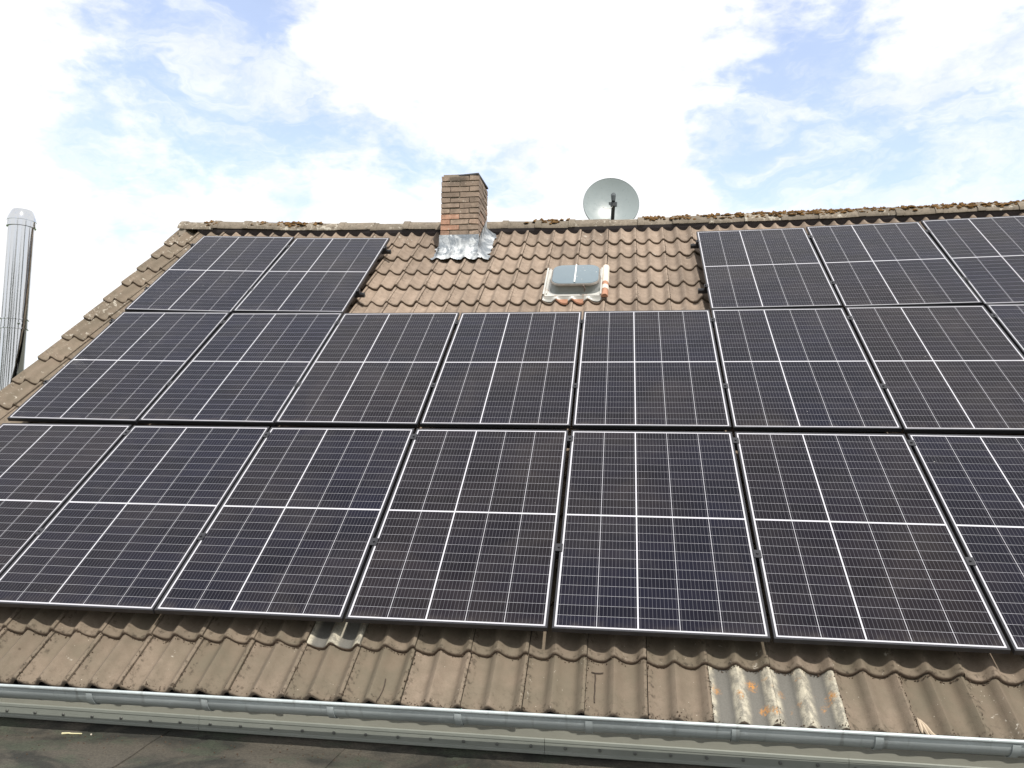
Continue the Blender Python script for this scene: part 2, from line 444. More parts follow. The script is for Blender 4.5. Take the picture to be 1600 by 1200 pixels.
M_GRASS = simple('meadow_grass', (.055, .085, .03), .95, 0, .4, 1.5, .5, .05)
M_PAVE = simple('grey_yard_paving', (.22, .21, .19), .9, 0, .2, 2)

# ------------------------------------------------------------------ ground
GZ = -3.6
g = MB(); g.add([(-1500, -1500, GZ), (1500, -1500, GZ), (1500, 1500, GZ), (-1500, 1500, GZ)], [(0, 1, 2, 3)])
tag(g.build('ground', M_GRASS), None, kind='structure')
g = MB(); g.add([(-9, -12, GZ+.004), (9, -12, GZ+.004), (9, -.15, GZ+.004), (-9, -.15, GZ+.004)], [(0, 1, 2, 3)])
tag(g.build('yard', M_PAVE), None, kind='structure')

# ------------------------------------------------------------------ house
house = thing('house', (0, 2.0, GZ), 'gabled house with sagging brown tiled roof, brick chimney and grey zinc gutter', 'house')
U0, U1 = -5.035, 6.0
TW = 0.3068
NT = int(round((U1-U0)/TW)); U1 = U0 + NT*TW
VR = 6.0                                   # slope coordinate of the ridge line at mid-house; it drops towards both gables
def VRF(u): return VR - .0078*np.asarray(u)**2 - .006*np.asarray(u)
def WV(u, v): return np.where(v > 4.5, 4.5 + (v-4.5)*(VRF(u)-4.5)/(VR-4.5), v)
ROWS = [-0.410, -0.072] + [-0.072 + .3747*i for i in range(1, 12)] + [4.05 + .3640*i for i in range(1, 5)]
N_TOP = -0.104
AMP = 0.050
NX = 23
xs = np.linspace(0, TW-.0035, NX)
def profile(x):
    ph = (x - .137)/TW*2
    ph = ph + .055*np.sin(2*np.pi*ph) + .02*np.sin(4*np.pi*ph)*0 - .035*(1-np.cos(2*np.pi*ph))
    w = (.5+.5*np.cos(2*np.pi*ph))
    w = np.where(w > 0, w, 0)**1.25
    return AMP*(w-1.0)
prof = profile(xs) - np.clip((.014-xs)/.014, 0, 1)*.007
crestmask = np.clip((prof+AMP)/AMP, 0, 1)

def to_back(pts):
    """mirror a front-slope point over the (sagging) ridge line"""
    r = P(pts[..., 0], VRF(pts[..., 0]), N_TOP-.05)
    q = pts.copy(); q[..., 1] = 2*r[..., 1]-pts[..., 1]
    return q

PALE = {(19, 0): 1, (20, 0): 1, (12, 1): 0.25}
def tile_geo(mb, atts, c, r, pale=False, back=False, orange=0.0):
    vb = ROWS[r]; vn = ROWS[r+1] if r+1 < len(ROWS) else VR
    ln = min(vn - vb + .07, VR - .045 - vb)
    hd = .45 if r == len(ROWS)-1 else 1.0
    jn, jv, ju = rng.normal(0, .0016), rng.normal(0, .0035), rng.normal(0, .0009)
    jt = rng.normal(0, .006)
    if r == 0: jv *= .6
    u = U0 + c*TW + xs + ju
    tilt = jt*(xs-TW/2)
    rows = []
    spec = [(0.005, -.033), (-.001, -.018), (0.001, -.005), (.007, 0.0), (.05, -.0035), (ln*.5, -.0155*hd), (ln, -.033*hd)]
    for dv, dn in spec:
        rows.append(P(u, WV(u, vb+jv+dv), N_TOP+prof+dn+jn+tilt))
    pts = np.array(rows)
    if back: pts = to_back(pts)
    nr, nc = pts.shape[:2]
    fs = []; 
    base = 0
    for i in range(nr-1):
        for j in range(nc-1):
            q = (i*nc+j, i*nc+j+1, (i+1)*nc+j+1, (i+1)*nc+j)
            fs.append(q if not back else q[::-1])
    mb.add(pts.reshape(-1, 3), fs[:2*(nc-1)], 1)
    # remaining rows share the same vertices
    off = mb.n - nr*nc
    for f in fs[2*(nc-1):]:
        mb.f.append(tuple(i+off for i in f)); mb.m.append(0)
    tint = rng.rand(); 
    vmid = vb
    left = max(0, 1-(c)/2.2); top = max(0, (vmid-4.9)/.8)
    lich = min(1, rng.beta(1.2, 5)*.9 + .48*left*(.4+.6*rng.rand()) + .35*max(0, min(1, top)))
    grime_shade = float(np.clip(.85 - vmid/2.6, .04, .95))*(.6+.6*rng.rand())  # darker towards the eave: algae plus dimmer light put into the colour
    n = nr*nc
    atts['tint'].append(np.full(n, tint)); atts['lich'].append(np.full(n, lich)); grime_shade = max(grime_shade, .75*min(1, left*1.5)) if not back else grime_shade
    atts['grime_shade'].append(np.full(n, grime_shade))
    atts['crest'].append(np.tile(crestmask, nr)); atts['orange'].append(np.full(n, orange))
    e = np.zeros((nr, nc)); e[:4] = 1.0; e[4] = .35; e[:, :3] = .8; e[:, -2:] = .9
    if r >= 2: e *= .6
    atts['edge'].append(e.ravel())
    # side faces so that a tile has thickness at the verge and in the seams
    for col, fl in ((0, False), (nc-1, True)):
        s = pts[1:, col]
        d = P(s[:, 0]*0+s[:, 0], 0, 0)*0 - RN*.024
        if back: d = d*np.array([1, -1, 1])
        low = s + d
        k = len(s)
        ff = []
        for i in range(k-1):
            q = (i, i+1, k+i+1, k+i)
            ff.append(q[::-1] if (fl != back) else q)
        mb.add(np.concatenate([s, low]), ff, 0)
        m2 = 2*k
        atts['tint'].append(np.full(m2, tint)); atts['lich'].append(np.full(m2, lich)); atts['grime_shade'].append(np.full(m2, grime_shade))
        atts['crest'].append(np.full(m2, .5)); atts['orange'].append(np.zeros(m2)); atts['edge'].append(np.full(m2, .8))
def new_atts(): return {k: [] for k in ('tint', 'lich', 'grime_shade', 'crest', 'orange', 'edge')}
def fin(mb, atts): mb.att = {k: np.concatenate(v) for k, v in atts.items()}

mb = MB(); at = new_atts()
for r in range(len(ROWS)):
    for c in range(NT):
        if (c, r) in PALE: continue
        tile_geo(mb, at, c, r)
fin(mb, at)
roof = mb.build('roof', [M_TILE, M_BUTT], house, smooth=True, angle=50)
tag(roof, 'sagging slope of wavy brown concrete tiles')
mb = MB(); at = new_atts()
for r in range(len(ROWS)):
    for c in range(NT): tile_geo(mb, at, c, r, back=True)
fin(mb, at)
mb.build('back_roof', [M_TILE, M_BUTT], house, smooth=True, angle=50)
bpy.context.view_layer.update()
for (c, r), oc in PALE.items():
    mb = MB(); at = new_atts(); tile_geo(mb, at, c, r, orange=oc); fin(mb, at)
    o = mb.build('roof_tile', [M_PALE, M_BUTT], roof, smooth=True, angle=50)
    tag(o, 'pale grey weathered roof tile with orange lichen' if r == 0 else 'pale grey roof tile under the lowest panels')

# underlay: one boarded sheet below the tiles on both slopes
mb = MB()
uu = np.linspace(U0+.02, U1-.02, 40)
vv = np.array([-.40, 1, 2, 3, 4, 5, VR-.03])
g_ = np.array([P(uu, WV(uu, v), N_TOP-.10) for v in vv]); mb.grid(g_)
gb = to_back(g_); mb.grid(gb, flip=True)
mb.build('roof_deck', M_UNDER, house)

# crumbs of moss and dirt caught along the lowest butts and in the seams
mb = MB(); bpy.context.view_layer.update()
def crumb(c, rad):
    q = rng.normal(0, 1, (6, 3)); 
    v_ = np.array([(1, 0, 0), (-1, 0, 0), (0, 1, 0), (0, -1, 0), (0, 0, 1), (0, 0, -1)])*rad*(1+rng.normal(0, .3, (6, 1)))
    mb.add(v_ + c, [(0, 2, 4), (2, 1, 4), (1, 3, 4), (3, 0, 4), (2, 0, 5), (1, 2, 5), (3, 1, 5), (0, 3, 5)])
def surf_n(u):
    x = (u-U0) % TW
    return N_TOP + float(profile(np.clip(x, 0, TW-.004)))
for q in range(900):
    u = rng.uniform(-3.6, 3.4); crumb(P(u, ROWS[1]-.006+rng.normal(0, .004), surf_n(u)-.024+rng.uniform(-.006, .006)), rng.uniform(.002, .0055))
for q in range(1300):
    if rng.rand() < .6:
        u = U0 + TW*rng.randint(4, 28) + rng.normal(0, .005); v = rng.uniform(-.41, -.09)
        if rng.rand() > (.25 + .75*((int((u-U0+.1)/TW)*7) % 5)/4): continue
    else:
        u = rng.uniform(-3.6, 3.2); v = -.405 + abs(rng.normal(0, .012))
    t_ = (v+.41)/.416
    crumb(P(u, v, surf_n(u)-.033*t_+.001), rng.uniform(.0015, .005))
for q in range(500):
    r = rng.randint(12, 16); u = U0 + TW*rng.randint(9, 20) + rng.normal(0, .006); v = ROWS[r] + rng.rand()**2*.2
    crumb(P(u, v, surf_n(u)-.033*(v-ROWS[r])/.44), rng.uniform(.0015, .0045))
deb = mb.build('debris', M_CRUMB, roof)
tag(deb, 'dark crumbs of moss and dirt in the tile seams', kind='stuff')

# ridge tiles
mb = MB(); at = new_atts()
RL = 0.392
sec = [(-.128, -.116), (-.127, -.094), (-.104, -.058), (-.068, -.022), (-.034, -.004), (0, 0), (.034, -.004), (.068, -.022), (.104, -.058), (.127, -.094), (.128, -.116)]
sec = np.array(sec)
apex_off = np.array([0, 0, .036])
uR = U0 + .05
i = 0
def apex(u): return P(u, VRF(u), N_TOP) + apex_off
while uR < U1:
    j = rng.normal(0, .005, 3); tw = rng.normal(0, .018)
    rows = []
    for s, (du, g2) in enumerate([(0, 1.09), (.07, 1.08), (.076, 1.0), (RL*.6, 1.0), (RL+.035, .965)]):
        a = apex(uR+du)
        ring = np.stack([np.full(len(sec), 0.0), sec[:, 0]*g2, sec[:, 1]*g2 + (.010 if g2 > 1.03 else 0)], 1) + a + np.array([j[0], j[1], j[2] + tw*(du-.2)])
        rows.append(ring)
    pts = np.array(rows); nr, nc = pts.shape[:2]
    mb.grid(pts)
    inner = pts[0]*1.0; inner = inner - (inner - apex(uR))*.14
    mb.add(np.concatenate([pts[0], inner]), [(k+1, k, nc+k, nc+k+1) for k in range(nc-1)], 0)
    n = nr*nc + 2*nc
    tint = rng.rand()
    li = np.clip(.55 + rng.normal(0, .2) + .3*(uR < -3.2), .2, 1)
    if -2.3 < uR < -.3: li *= .4
    for k_, v_ in (('tint', tint), ('lich', li), ('grime_shade', .4*rng.rand()), ('crest', .5), ('orange', 0), ('edge', .5)): at[k_].append(np.full(n, v_))
    uR += RL; i += 1
fin(mb, at)
ridge = mb.build('ridge', [M_RIDGE], roof, smooth=True, angle=40)
tag(ridge, 'row of ridge tiles, mossy on the right')
# dark ridge roll closing the gap under the ridge tiles
mb2 = MB(); uu = np.linspace(U0+.28, U1-.28, 120)
mb2.grid(np.array([P(uu, WV(uu, 5.835), N_TOP-.065), P(uu, WV(uu, 5.84), N_TOP-.02), P(uu, WV(uu, 5.85), N_TOP+.016)]), flip=False)
mb2.build('ridge_roll', M_ROLL, roof)
# moss cushions on the ridge
mb = MB()
bpy.context.view_layer.update()
def lump(c, rad, flat):
    seg, rg = 8, 4
    pts = []
    for a in range(rg+1):
        th = a/rg*math.pi*.55
        for s in range(seg):
            ph = 2*math.pi*s/seg
            rr = rad*(1+rng.normal(0, .22))
            pts.append((c[0]+rr*math.sin(th)*math.cos(ph), c[1]+rr*math.sin(th)*math.sin(ph), c[2]+rr*math.cos(th)*flat))
    fs = [(a*seg+s, (a+1)*seg+s, (a+1)*seg+(s+1) % seg, a*seg+(s+1) % seg) for a in range(rg) for s in range(seg)]
    mb.add(pts, fs)
MOSS = [(-3.95, .16), (-3.6, .2), (-3.36, .1), (-.5, .16), (.68, .12), (.97, .2), (1.3, .12), (1.57, .22), (1.9, .16), (2.1, .22), (2.4, .2), (2.67, .24), (3.0, .2), (3.4, .25), (3.75, .25), (4.1, .25), (4.5, .25), (-4.6, .08)]
for mu, ms in MOSS:
    for q in range(int(ms*34)):
        u = mu + rng.normal(0, ms*.5); s = rng.uniform(-.10, .0)
        zz = np.interp(s, sec[:, 0][1:-1], sec[:, 1][1:-1])
        lump(apex(u) + np.array([0, s*.95, zz-.006]), rng.uniform(.022, .045), rng.uniform(.3, .5))
    for q in range(int(ms*260)):
        u = mu + rng.normal(0, ms*.62)
        s = rng.uniform(-.115, .03)
        zz = np.interp(s, sec[:, 0][1:-1], sec[:, 1][1:-1])
        lump(apex(u) + np.array([0, s*.95, zz-.002]), rng.choice([rng.uniform(.006, .014), rng.uniform(.014, .030)]), rng.uniform(.5, .95))
moss = mb.build('moss', M_MOSS, roof, smooth=True, angle=180)
tag(moss, 'brown dry moss on the ridge', kind='stuff')

for ua, ub in ((U0+.06, U0+.14), (U1-.05, U1-.005)):
    mb = MB(); n = len(sec)
    loop = [(g_[0]*.93, g_[1]*.95-.004) for g_ in sec] + [(.128, -.20), (-.128, -.20)]
    ra = [apex(ua) + np.array([0, a_, b_]) for a_, b_ in loop]; rb = [apex(ub) + np.array([0, a_, b_]) for a_, b_ in loop]
    n = len(loop)
    mb.add(ra + rb, [tuple(range(n)), tuple(range(n, 2*n))[::-1]] + [(k, (k+1) % n, n+(k+1) % n, n+k) for k in range(n)])
    mb.build('mortar_plug', M_MORTAR, roof)

# house walls, gables
mb = MB()
eave_z = -.50; ridge_pt = P(0, VR, N_TOP-.16); yb = 2*ridge_pt[1]
x0, x1, y0, y1 = U0+.10, U1-.10, -.14, yb+.14
mb.add([(x0, y0, GZ), (x1, y0, GZ), (x1, y1, GZ), (x0, y1, GZ), (x0, y0, eave_z+.045), (x1, y0, eave_z+.045), (x1, y1, eave_z+.045), (x0, y1, eave_z+.045),
        (x0, ridge_pt[1], ridge_pt[2]+.02), (x1, ridge_pt[1], ridge_pt[2]-.02)],
       [(0, 1, 5, 4), (1, 2, 6, 9, 5), (2, 3, 7, 6), (3, 0, 4, 8, 7)])
mb.build('wall', M_PLASTER, house)

# fascia and screwed strip
mb = MB(); mb.wbox(U0+.05, U1-.05, -.165, -.1405, -.512, -.452)
mb.build('fascia', M_FASCIA, house)
mb = MB()
prof_s = [(-.166, -.506), (-.171, -.510), (-.1715, -.523), (-.169, -.526), (-.169, -.566), (-.1725, -.570), (-.1735, -.580), (-.168, -.584), (-.1405, -.584), (-.1405, -.513)]
xsp = [U0+.05] + [x for x in (-1.86, -.02, 1.42)] + [U1-.05]
for a, b in zip(xsp[:-1], xsp[1:]):
    ring = lambda x: [(x, p[0], p[1]) for p in prof_s]
    n = len(prof_s)
    mb.add(ring(a+.001)+ring(b-.001), [(k, (k+1) % n, n+(k+1) % n, n+k) for k in range(n)] + [tuple(range(n)), tuple(range(n, 2*n))[::-1]])
strip = mb.build('flashing_strip', M_STRIP, house)
bpy.context.view_layer.update()
sm = None
u = -4.87
while u < 5.6:
    c = (u, -.169, -.546)
    if sm is None:
        mb = MB(); mb.tube([(u, -.1685, -.546), (u, -.174, -.546), (u, -.1765, -.546)], [.0085, .0085, .005], 10)
        s = mb.build('screw', M_SCREW, strip, smooth=True); sm = s; su = u
    else:
        s = sm.copy(); COL.objects.link(s); s.parent = strip; s.location = (u-su, 0, rng.normal(0, .0015))
    u += .1708

# gutter: half-round zinc with rolled front bead, falls slightly to the left
def rimz(u): return -.333 + .0065*u
mb = MB()
GR = .078; gy = -.298
us_ = np.linspace(U0-.06, U1+.06, 60)
ang = np.linspace(math.pi, 2*math.pi, 17)
prof_g = [(gy+.078, .010)] + [(gy - GR*math.cos(a), GR*math.sin(a)) for a in ang[::-1]]
prof_g = [(gy + GR*math.cos(a), GR*math.sin(a)*1.05) for a in np.linspace(-1.0, -math.pi, 17)]
bead = [(gy - GR + .008*math.cos(a) - .004, .003 + .009*math.sin(a)) for a in np.linspace(-.6, 2*math.pi-1.0, 12)]
pg = prof_g + bead
inner = [(gy + (GR-.003)*math.cos(a), (GR-.003)*math.sin(a)*1.05) for a in np.linspace(-math.pi, -1.0, 17)]
pg_closed = prof_g[:-1] + bead[:]
grid = np.array([[(u, y, rimz(u)+z+rng.normal(0, .0002)) for (y, z) in pg] for u in us_])
mb.grid(grid)
grid2 = np.array([[(u, y, rimz(u)+z) for (y, z) in inner] for u in us_])
mb.grid(grid2)
for ue, fl in ((us_[0], 0), (us_[-1], 1)):
    poly = [(ue, y, rimz(ue)+z) for (y, z) in prof_g]
    mb.add(poly, [tuple(range(len(poly)))])
gutter = mb.build('gutter', M_ZINC, house, smooth=True, angle=50)
tag(gutter, 'half-round zinc gutter with bright rolled rim')
bpy.context.view_layer.update()
for u in [-4.9, -4.27, -3.63, -2.99, -2.358, -1.723, -1.060, -.419, .208, .877, 1.499, 2.065, 2.72, 3.36, 4.0, 4.65, 5.3]:
    mb = MB()
    for r2, w in ((GR+.006, .017), ):
        pr = [(gy + r2*math.cos(a), r2*math.sin(a)*1.05) for a in np.linspace(-1.1, -math.pi+.12, 15)]
        g1 = np.array([[(u+du, y, rimz(u)+z) for (y, z) in pr] for du in (-w, -w, w, w)])
        g1[0, :, 1:] = (g1[0, :, 1:] - [gy, rimz(u)])*.96 + [gy, rimz(u)]; g1[3, :, 1:] = (g1[3, :, 1:] - [gy, rimz(u)])*.96 + [gy, rimz(u)]
        mb.grid(g1)
    mb.wbox(u-.012, u+.012, gy-GR+.002, gy-GR+.016, rimz(u)-.004, rimz(u)+.001)
    mb.build('gutter_strap', M_ZINC, gutter, smooth=True, angle=40)

# ------------------------------------------------------------------ chimney
cx0, cx1, cy0, cy1 = -1.672, -1.246, 4.17, 4.72
CZ0, CZT = 2.6, 4.045
mb = MB(); tin = []; soo = []
def addbrick(x0, x1, y0, y1, z0, z1, m, t, s):
    b = .004
    j = rng.normal(0, .0022, (8, 3))
    mb.box(np.array([(x0, y0, z0), (x1, y0, z0), (x1, y1, z0), (x0, y1, z0), (x0, y0, z1), (x1, y0, z1), (x1, y1, z1), (x0, y1, z1)])+j, m)
    tin.append(np.full(8, t)); soo.append(np.full(8, s))
CH = .0622
z = 3.335 - CH*5
k = 0
mb.wbox(cx0+.016, cx1-.016, cy0+.016, cy1-.016, CZ0, CZT-.012, 1); tin.append(np.zeros(8)); soo.append(np.zeros(8))
while z < CZT - .03:
    z1 = z + CH - .012
    s = float(np.clip((z-3.62)/.35, 0, 1))
    def lay(a, b, first):
        segs = []; x = a; l = first
        while x < b - .03:
            e = min(b, x + l)
            if b - e < .05: e = b
            segs.append((x, e)); x = e + .009; l = .205
        return segs
    fr = lay(cx0, cx1, .10 if k % 2 else .205)
    for a, b in fr:
        tv = rng.rand() * (.8 if z > 3.62 else 1.0)
        if z < 3.56: tv = min(1, tv + .22)
        o = rng.normal(0, .002)
        addbrick(a, b, cy0+o, cy0+.10, z, z1, 0, tv, s)
        addbrick(a, b, cy1-.10, cy1, z, z1, 0, rng.rand(), s)
    for a, b in lay(cy0+.109, cy1-.109, .205 if k % 2 else .10):
        addbrick(cx1-.10, cx1+rng.normal(0, .002), a, b, z, z1, 0, rng.rand()*.9, s)
        addbrick(cx0, cx0+.10, a, b, z, z1, 0, rng.rand()*.9, s)
    z += CH; k += 1
mb.att = {'tint': np.concatenate(tin), 'soot': np.concatenate(soo)}
chim = mb.build('chimney', [M_BRICK, M_MORTAR], house)
tag(chim, 'square brick chimney, sooty at the top')
bpy.context.view_layer.update()
zt = z
mb = MB()
mb.box([(cx0+.07, cy0+.03, zt-.005), (cx1-.005, cy0-.012, zt-.002), (cx1+.01, cy1-.02, zt+.012), (cx0+.08, cy1-.04, zt+.012),
        (cx0+.07, cy0+.03, zt+.008), (cx1-.005, cy0-.012, zt+.016), (cx1+.01, cy1-.02, zt+.030), (cx0+.08, cy1-.04, zt+.026)])
mb.build('chimney_cap', M_SLATE, chim)
mb = MB(); mb.lathe([(0, .075), (.05, .07), (.06, .05), (.06, 0)], (-1.44, 4.47, zt+.01), 20)
mb.build('flue_liner', M_MORTW, chim, smooth=True)
# foil flashing: collar, front apron dressed over the waves, side strips
mb = MB()
def crinkle(p, a): return p + rng.normal(0, a*.45, p.shape)
def tile_n(u):
    x = (np.asarray(u)-U0) % TW
    return N_TOP + profile(np.clip(x, 0, TW-.0035))
fu = np.linspace(cx0-.012, cx1+.012, 40)
top = np.stack([fu, np.full(40, cy0-.012), np.full(40, 3.335)], 1)
mid = np.stack([fu, np.full(40, cy0-.016), np.full(40, 3.235)], 1)
bot = P(fu, 5.205, -.085)
rows = [top, crinkle(mid, .003), crinkle(bot, .004)]
fu2 = np.linspace(cx0-.055, cx1+.055, 40)
for v, mixw in ((5.16, .5), (5.12, .85), (5.09, 1.0), (5.072, 1.0)):
    ux = fu + (fu2-fu)*min(1, mixw)
    vv_ = v + (.008*np.sin(fu2*31) + rng.normal(0, .004, 40) if v < 5.08 else 0)
    rows.append(crinkle(P(ux, vv_, ((tile_n(ux)+N_TOP)/2+.012)*mixw + (-.075)*(1-mixw) - (.010 if v < 5.08 else 0)), .003))
mb.grid(np.array(rows)[::-1])
for sx, xe, wd in ((1, cx1+.010, .115), (-1, cx0-.010, .065)):
    vs2 = np.linspace(5.09, 5.82, 26)
    rr = []
    base = np.array([P(xe, v, -.085) for v in vs2])
    upz = base.copy(); upz[:, 1] = np.maximum(upz[:, 1], cy0-.012); upz[:, 2] += .12
    rr.append(crinkle(upz, .002)); rr.append(crinkle(base + [0.004*sx, 0, .02], .004))
    for f_ in (.3, .65, 1.0):
        ux = xe + sx*wd*f_
        ed = rng.normal(0, .012 if f_ == 1 else .003, 26)
        rr.append(crinkle(np.array([P(ux+e, v, float(tile_n(ux+e))+.016 - (.006 if f_ == 1 else 0)) for v, e in zip(vs2, ed)]), .003))
    mb.grid(np.array(rr), flip=sx > 0)
fl = mb.build('flashing', M_LEAD, chim, smooth=True, angle=60)
tag(fl, 'crumpled silver foil flashing')

# ------------------------------------------------------------------ skylight hatch
def rrect(u0, u1, v0, v1, r, seg=6):
    pts = []
    for cu, cv, a0 in ((u1-r, v1-r, 0), (u0+r, v1-r, 90), (u0+r, v0+r, 180), (u1-r, v0+r, 270)):
        for k in range(seg+1):
            a = R_(a0 + 90*k/seg); pts.append((cu+r*math.cos(a), cv+r*math.sin(a)))
    return np.array(pts)
def loft(mb, rings, mat=0, cap_top=True):
    n = len(rings[0]); vs_ = np.concatenate(rings); fs = []
    for i in range(len(rings)-1):
        for k in range(n): fs.append((i*n+k, i*n+(k+1) % n, (i+1)*n+(k+1) % n, (i+1)*n+k))
    if cap_top: fs.append(tuple((len(rings)-1)*n+k for k in range(n)))
    mb.add(vs_, fs, mat)
def rring(rect, n): return P(rect[:, 0], rect[:, 1], n)
mb = MB()
loft(mb, [rring(rrect(-.365, .130, 4.125, 4.575, .10), -.094), rring(rrect(-.352, .118, 4.14, 4.565, .10), -.05), rring(rrect(-.338, .106, 4.145, 4.56, .10), -.012)], 0)
hatch = mb.build('skylight', M_COLLAR, house, smooth=True, angle=50)
tag(hatch, 'small roof hatch skylight with rounded lid')
bpy.context.view_layer.update()
mb = MB()
loft(mb, [rring(rrect(-.352, .120, 4.132, 4.572, .105), -.014), rring(rrect(-.356, .124, 4.128, 4.576, .105), -.004), rring(rrect(-.350, .118, 4.134, 4.57, .105), .008), rring(rrect(-.335, .103, 4.149, 4.555, .095), .011)], 0)
mb.build('lid_frame', M_LIDRIM, hatch, smooth=True, angle=40)
mb = MB()
loft(mb, [rring(rrect(-.343, .111, 4.141, 4.563, .098), .0095), rring(rrect(-.339, .107, 4.145, 4.559, .096), .0145), rring(rrect(-.25, .03, 4.23, 4.48, .06), .021)], 0)
mb.build('pane', M_HGLASS, hatch, smooth=True, angle=40)
mb = MB(); mb.rbox(-.123, -.110, 4.15, 4.555, .0205, .0255)
mb.build('glazing_bar', M_WHITE, hatch)
mb = MB()
mb.tube([P(-.03, 4.128, -.002), P(-.03, 4.112, -.005), P(-.015, 4.105, -.03), P(-.02, 4.11, -.06)], [.010, .010, .007, .006], 8)
mb.build('handle', M_RUSTRIM, hatch, smooth=True)
mb = MB()
# base plate with raised rims, dressed over the tiles below
mb.rbox(-.425, .142, 4.085, 4.69, -.100, -.094)
mb.rbox(-.425, -.408, 4.09, 4.69, -.094, -.070); mb.rbox(-.395, -.385, 4.12, 4.69, -.094, -.080)
mb.rbox(.128, .142, 4.09, 4.69, -.094, -.076)
fu = np.linspace(-.425, .142, 40)
mb.grid(np.array([P(fu, 4.086, -.0965), P(fu, 4.072, tile_n(fu)*.4-.0625), P(fu, 4.058, (tile_n(fu)*.75+N_TOP*.25)-.002)]), flip=True)
o = mb.build('flashing', M_GALV, hatch); tag(o, 'pale rust-stained sheet metal flashing')
mb = MB()
for uc in (-.235, -.085):
    q = np.linspace(-.055, .055, 10)
    mb.grid(np.array([P(uc+q, 4.062, -.118 - .0*q), P(uc+q, 4.03, tile_n(uc+q)+.012), P(uc+q, 4.026, tile_n(uc+q)-.004)]), flip=True)
mb.build('clay_filler', M_CLAY, hatch, smooth=True)
mb = MB()
vs2 = [4.05, 4.2, 4.2, 4.34, 4.34, 4.40, 4.40, 4.72]
for (va, vb, mi) in ((4.055, 4.19, 0), (4.185, 4.27, 1), (4.265, 4.345, 0), (4.34, 4.72, 1)):
    a = np.linspace(0, math.pi, 9)
    off = .003*(mi)
    mb.grid(np.array([P(.172 + (.034+off)*np.cos(a), v, -.098 + (.034+off)*np.sin(a)*1.1) for v in (va, va, vb)]), mi, flip=True)
    mb.add(P(.172 + (.034+off)*np.cos(a), va, -.098 + (.034+off)*np.sin(a)*1.1), [tuple(range(9))], mi)
o = mb.build('clay_roll', [M_CLAY, M_MORTW], hatch, smooth=True, angle=40); tag(o, 'narrow terracotta roll tile smeared with pale mortar')

# ------------------------------------------------------------------ flat roof below
ext = thing('flat_roof_extension', (0, -3.5, GZ), 'flat roofed extension covered in dark mossy felt below the gutter', 'extension')
mb = MB()
xs_ = np.linspace(-6.2, 6.2, 90); ys_ = np.concatenate([np.linspace(-.142, -1.4, 26), np.linspace(-1.6, -6.5, 10)])
rows = []
cant = [(-.1412, -.520), (-.1425, -.575), (-.158, -.598)]
for y, zc in cant: rows.append([(x, y - (.004*math.sin(x*5.1) if zc > -.59 else 0)*0, zc) for x in xs_])
for y in ys_[2:]:
    rows.append([(x, y - .04, -.606 - .018*(-y) + .006*math.sin(x*2.3+y*3) + .004*math.sin(x*5.7-y*7)) for x in xs_])
mb.grid(np.array(rows), flip=True)
mb.build('felt_roof', M_FELT, ext, smooth=True, angle=70)
mb = MB()
for xl in (-3.05, -2.02, -1.02, -.03, .97, 1.98, 2.97):
    yy = np.linspace(-.17, -6.3, 40)
    zz = -.606 - .018*(-yy) + .004
    wob_ = xl + .012*np.sin(yy*3.1) + rng.normal(0, .003, 40)
    zt_ = zz + .006*np.sin(xl*2.3+yy*3) + .004*np.sin(xl*5.7-yy*7)
    mb.grid(np.array([np.stack([wob_-.09, yy, zt_-.002], 1), np.stack([wob_, yy, zt_+.004], 1), np.stack([wob_+.002, yy, zt_-.006], 1)]), flip=True)
tag(mb.build('felt_lap', M_FELT, ext), None)
mb = MB()
for q in range(420):
    x_ = rng.uniform(-3.2, 1.5); y_ = -.17 - abs(rng.normal(0, .22))
    crumb((x_, y_, -.604 + .018*y_ + .006*math.sin(x_*2.3+y_*3) + .004*math.sin(x_*5.7-y_*7)), rng.uniform(.0015, .0055))
tag(mb.build('debris', M_CRUMB, ext), 'scattered crumbs and bits on the felt', kind='stuff')
mb = MB(); mb.wbox(-6.15, 6.15, -6.45, -.1415, GZ, -.80); mb.build('wall', M_PLASTER, ext)

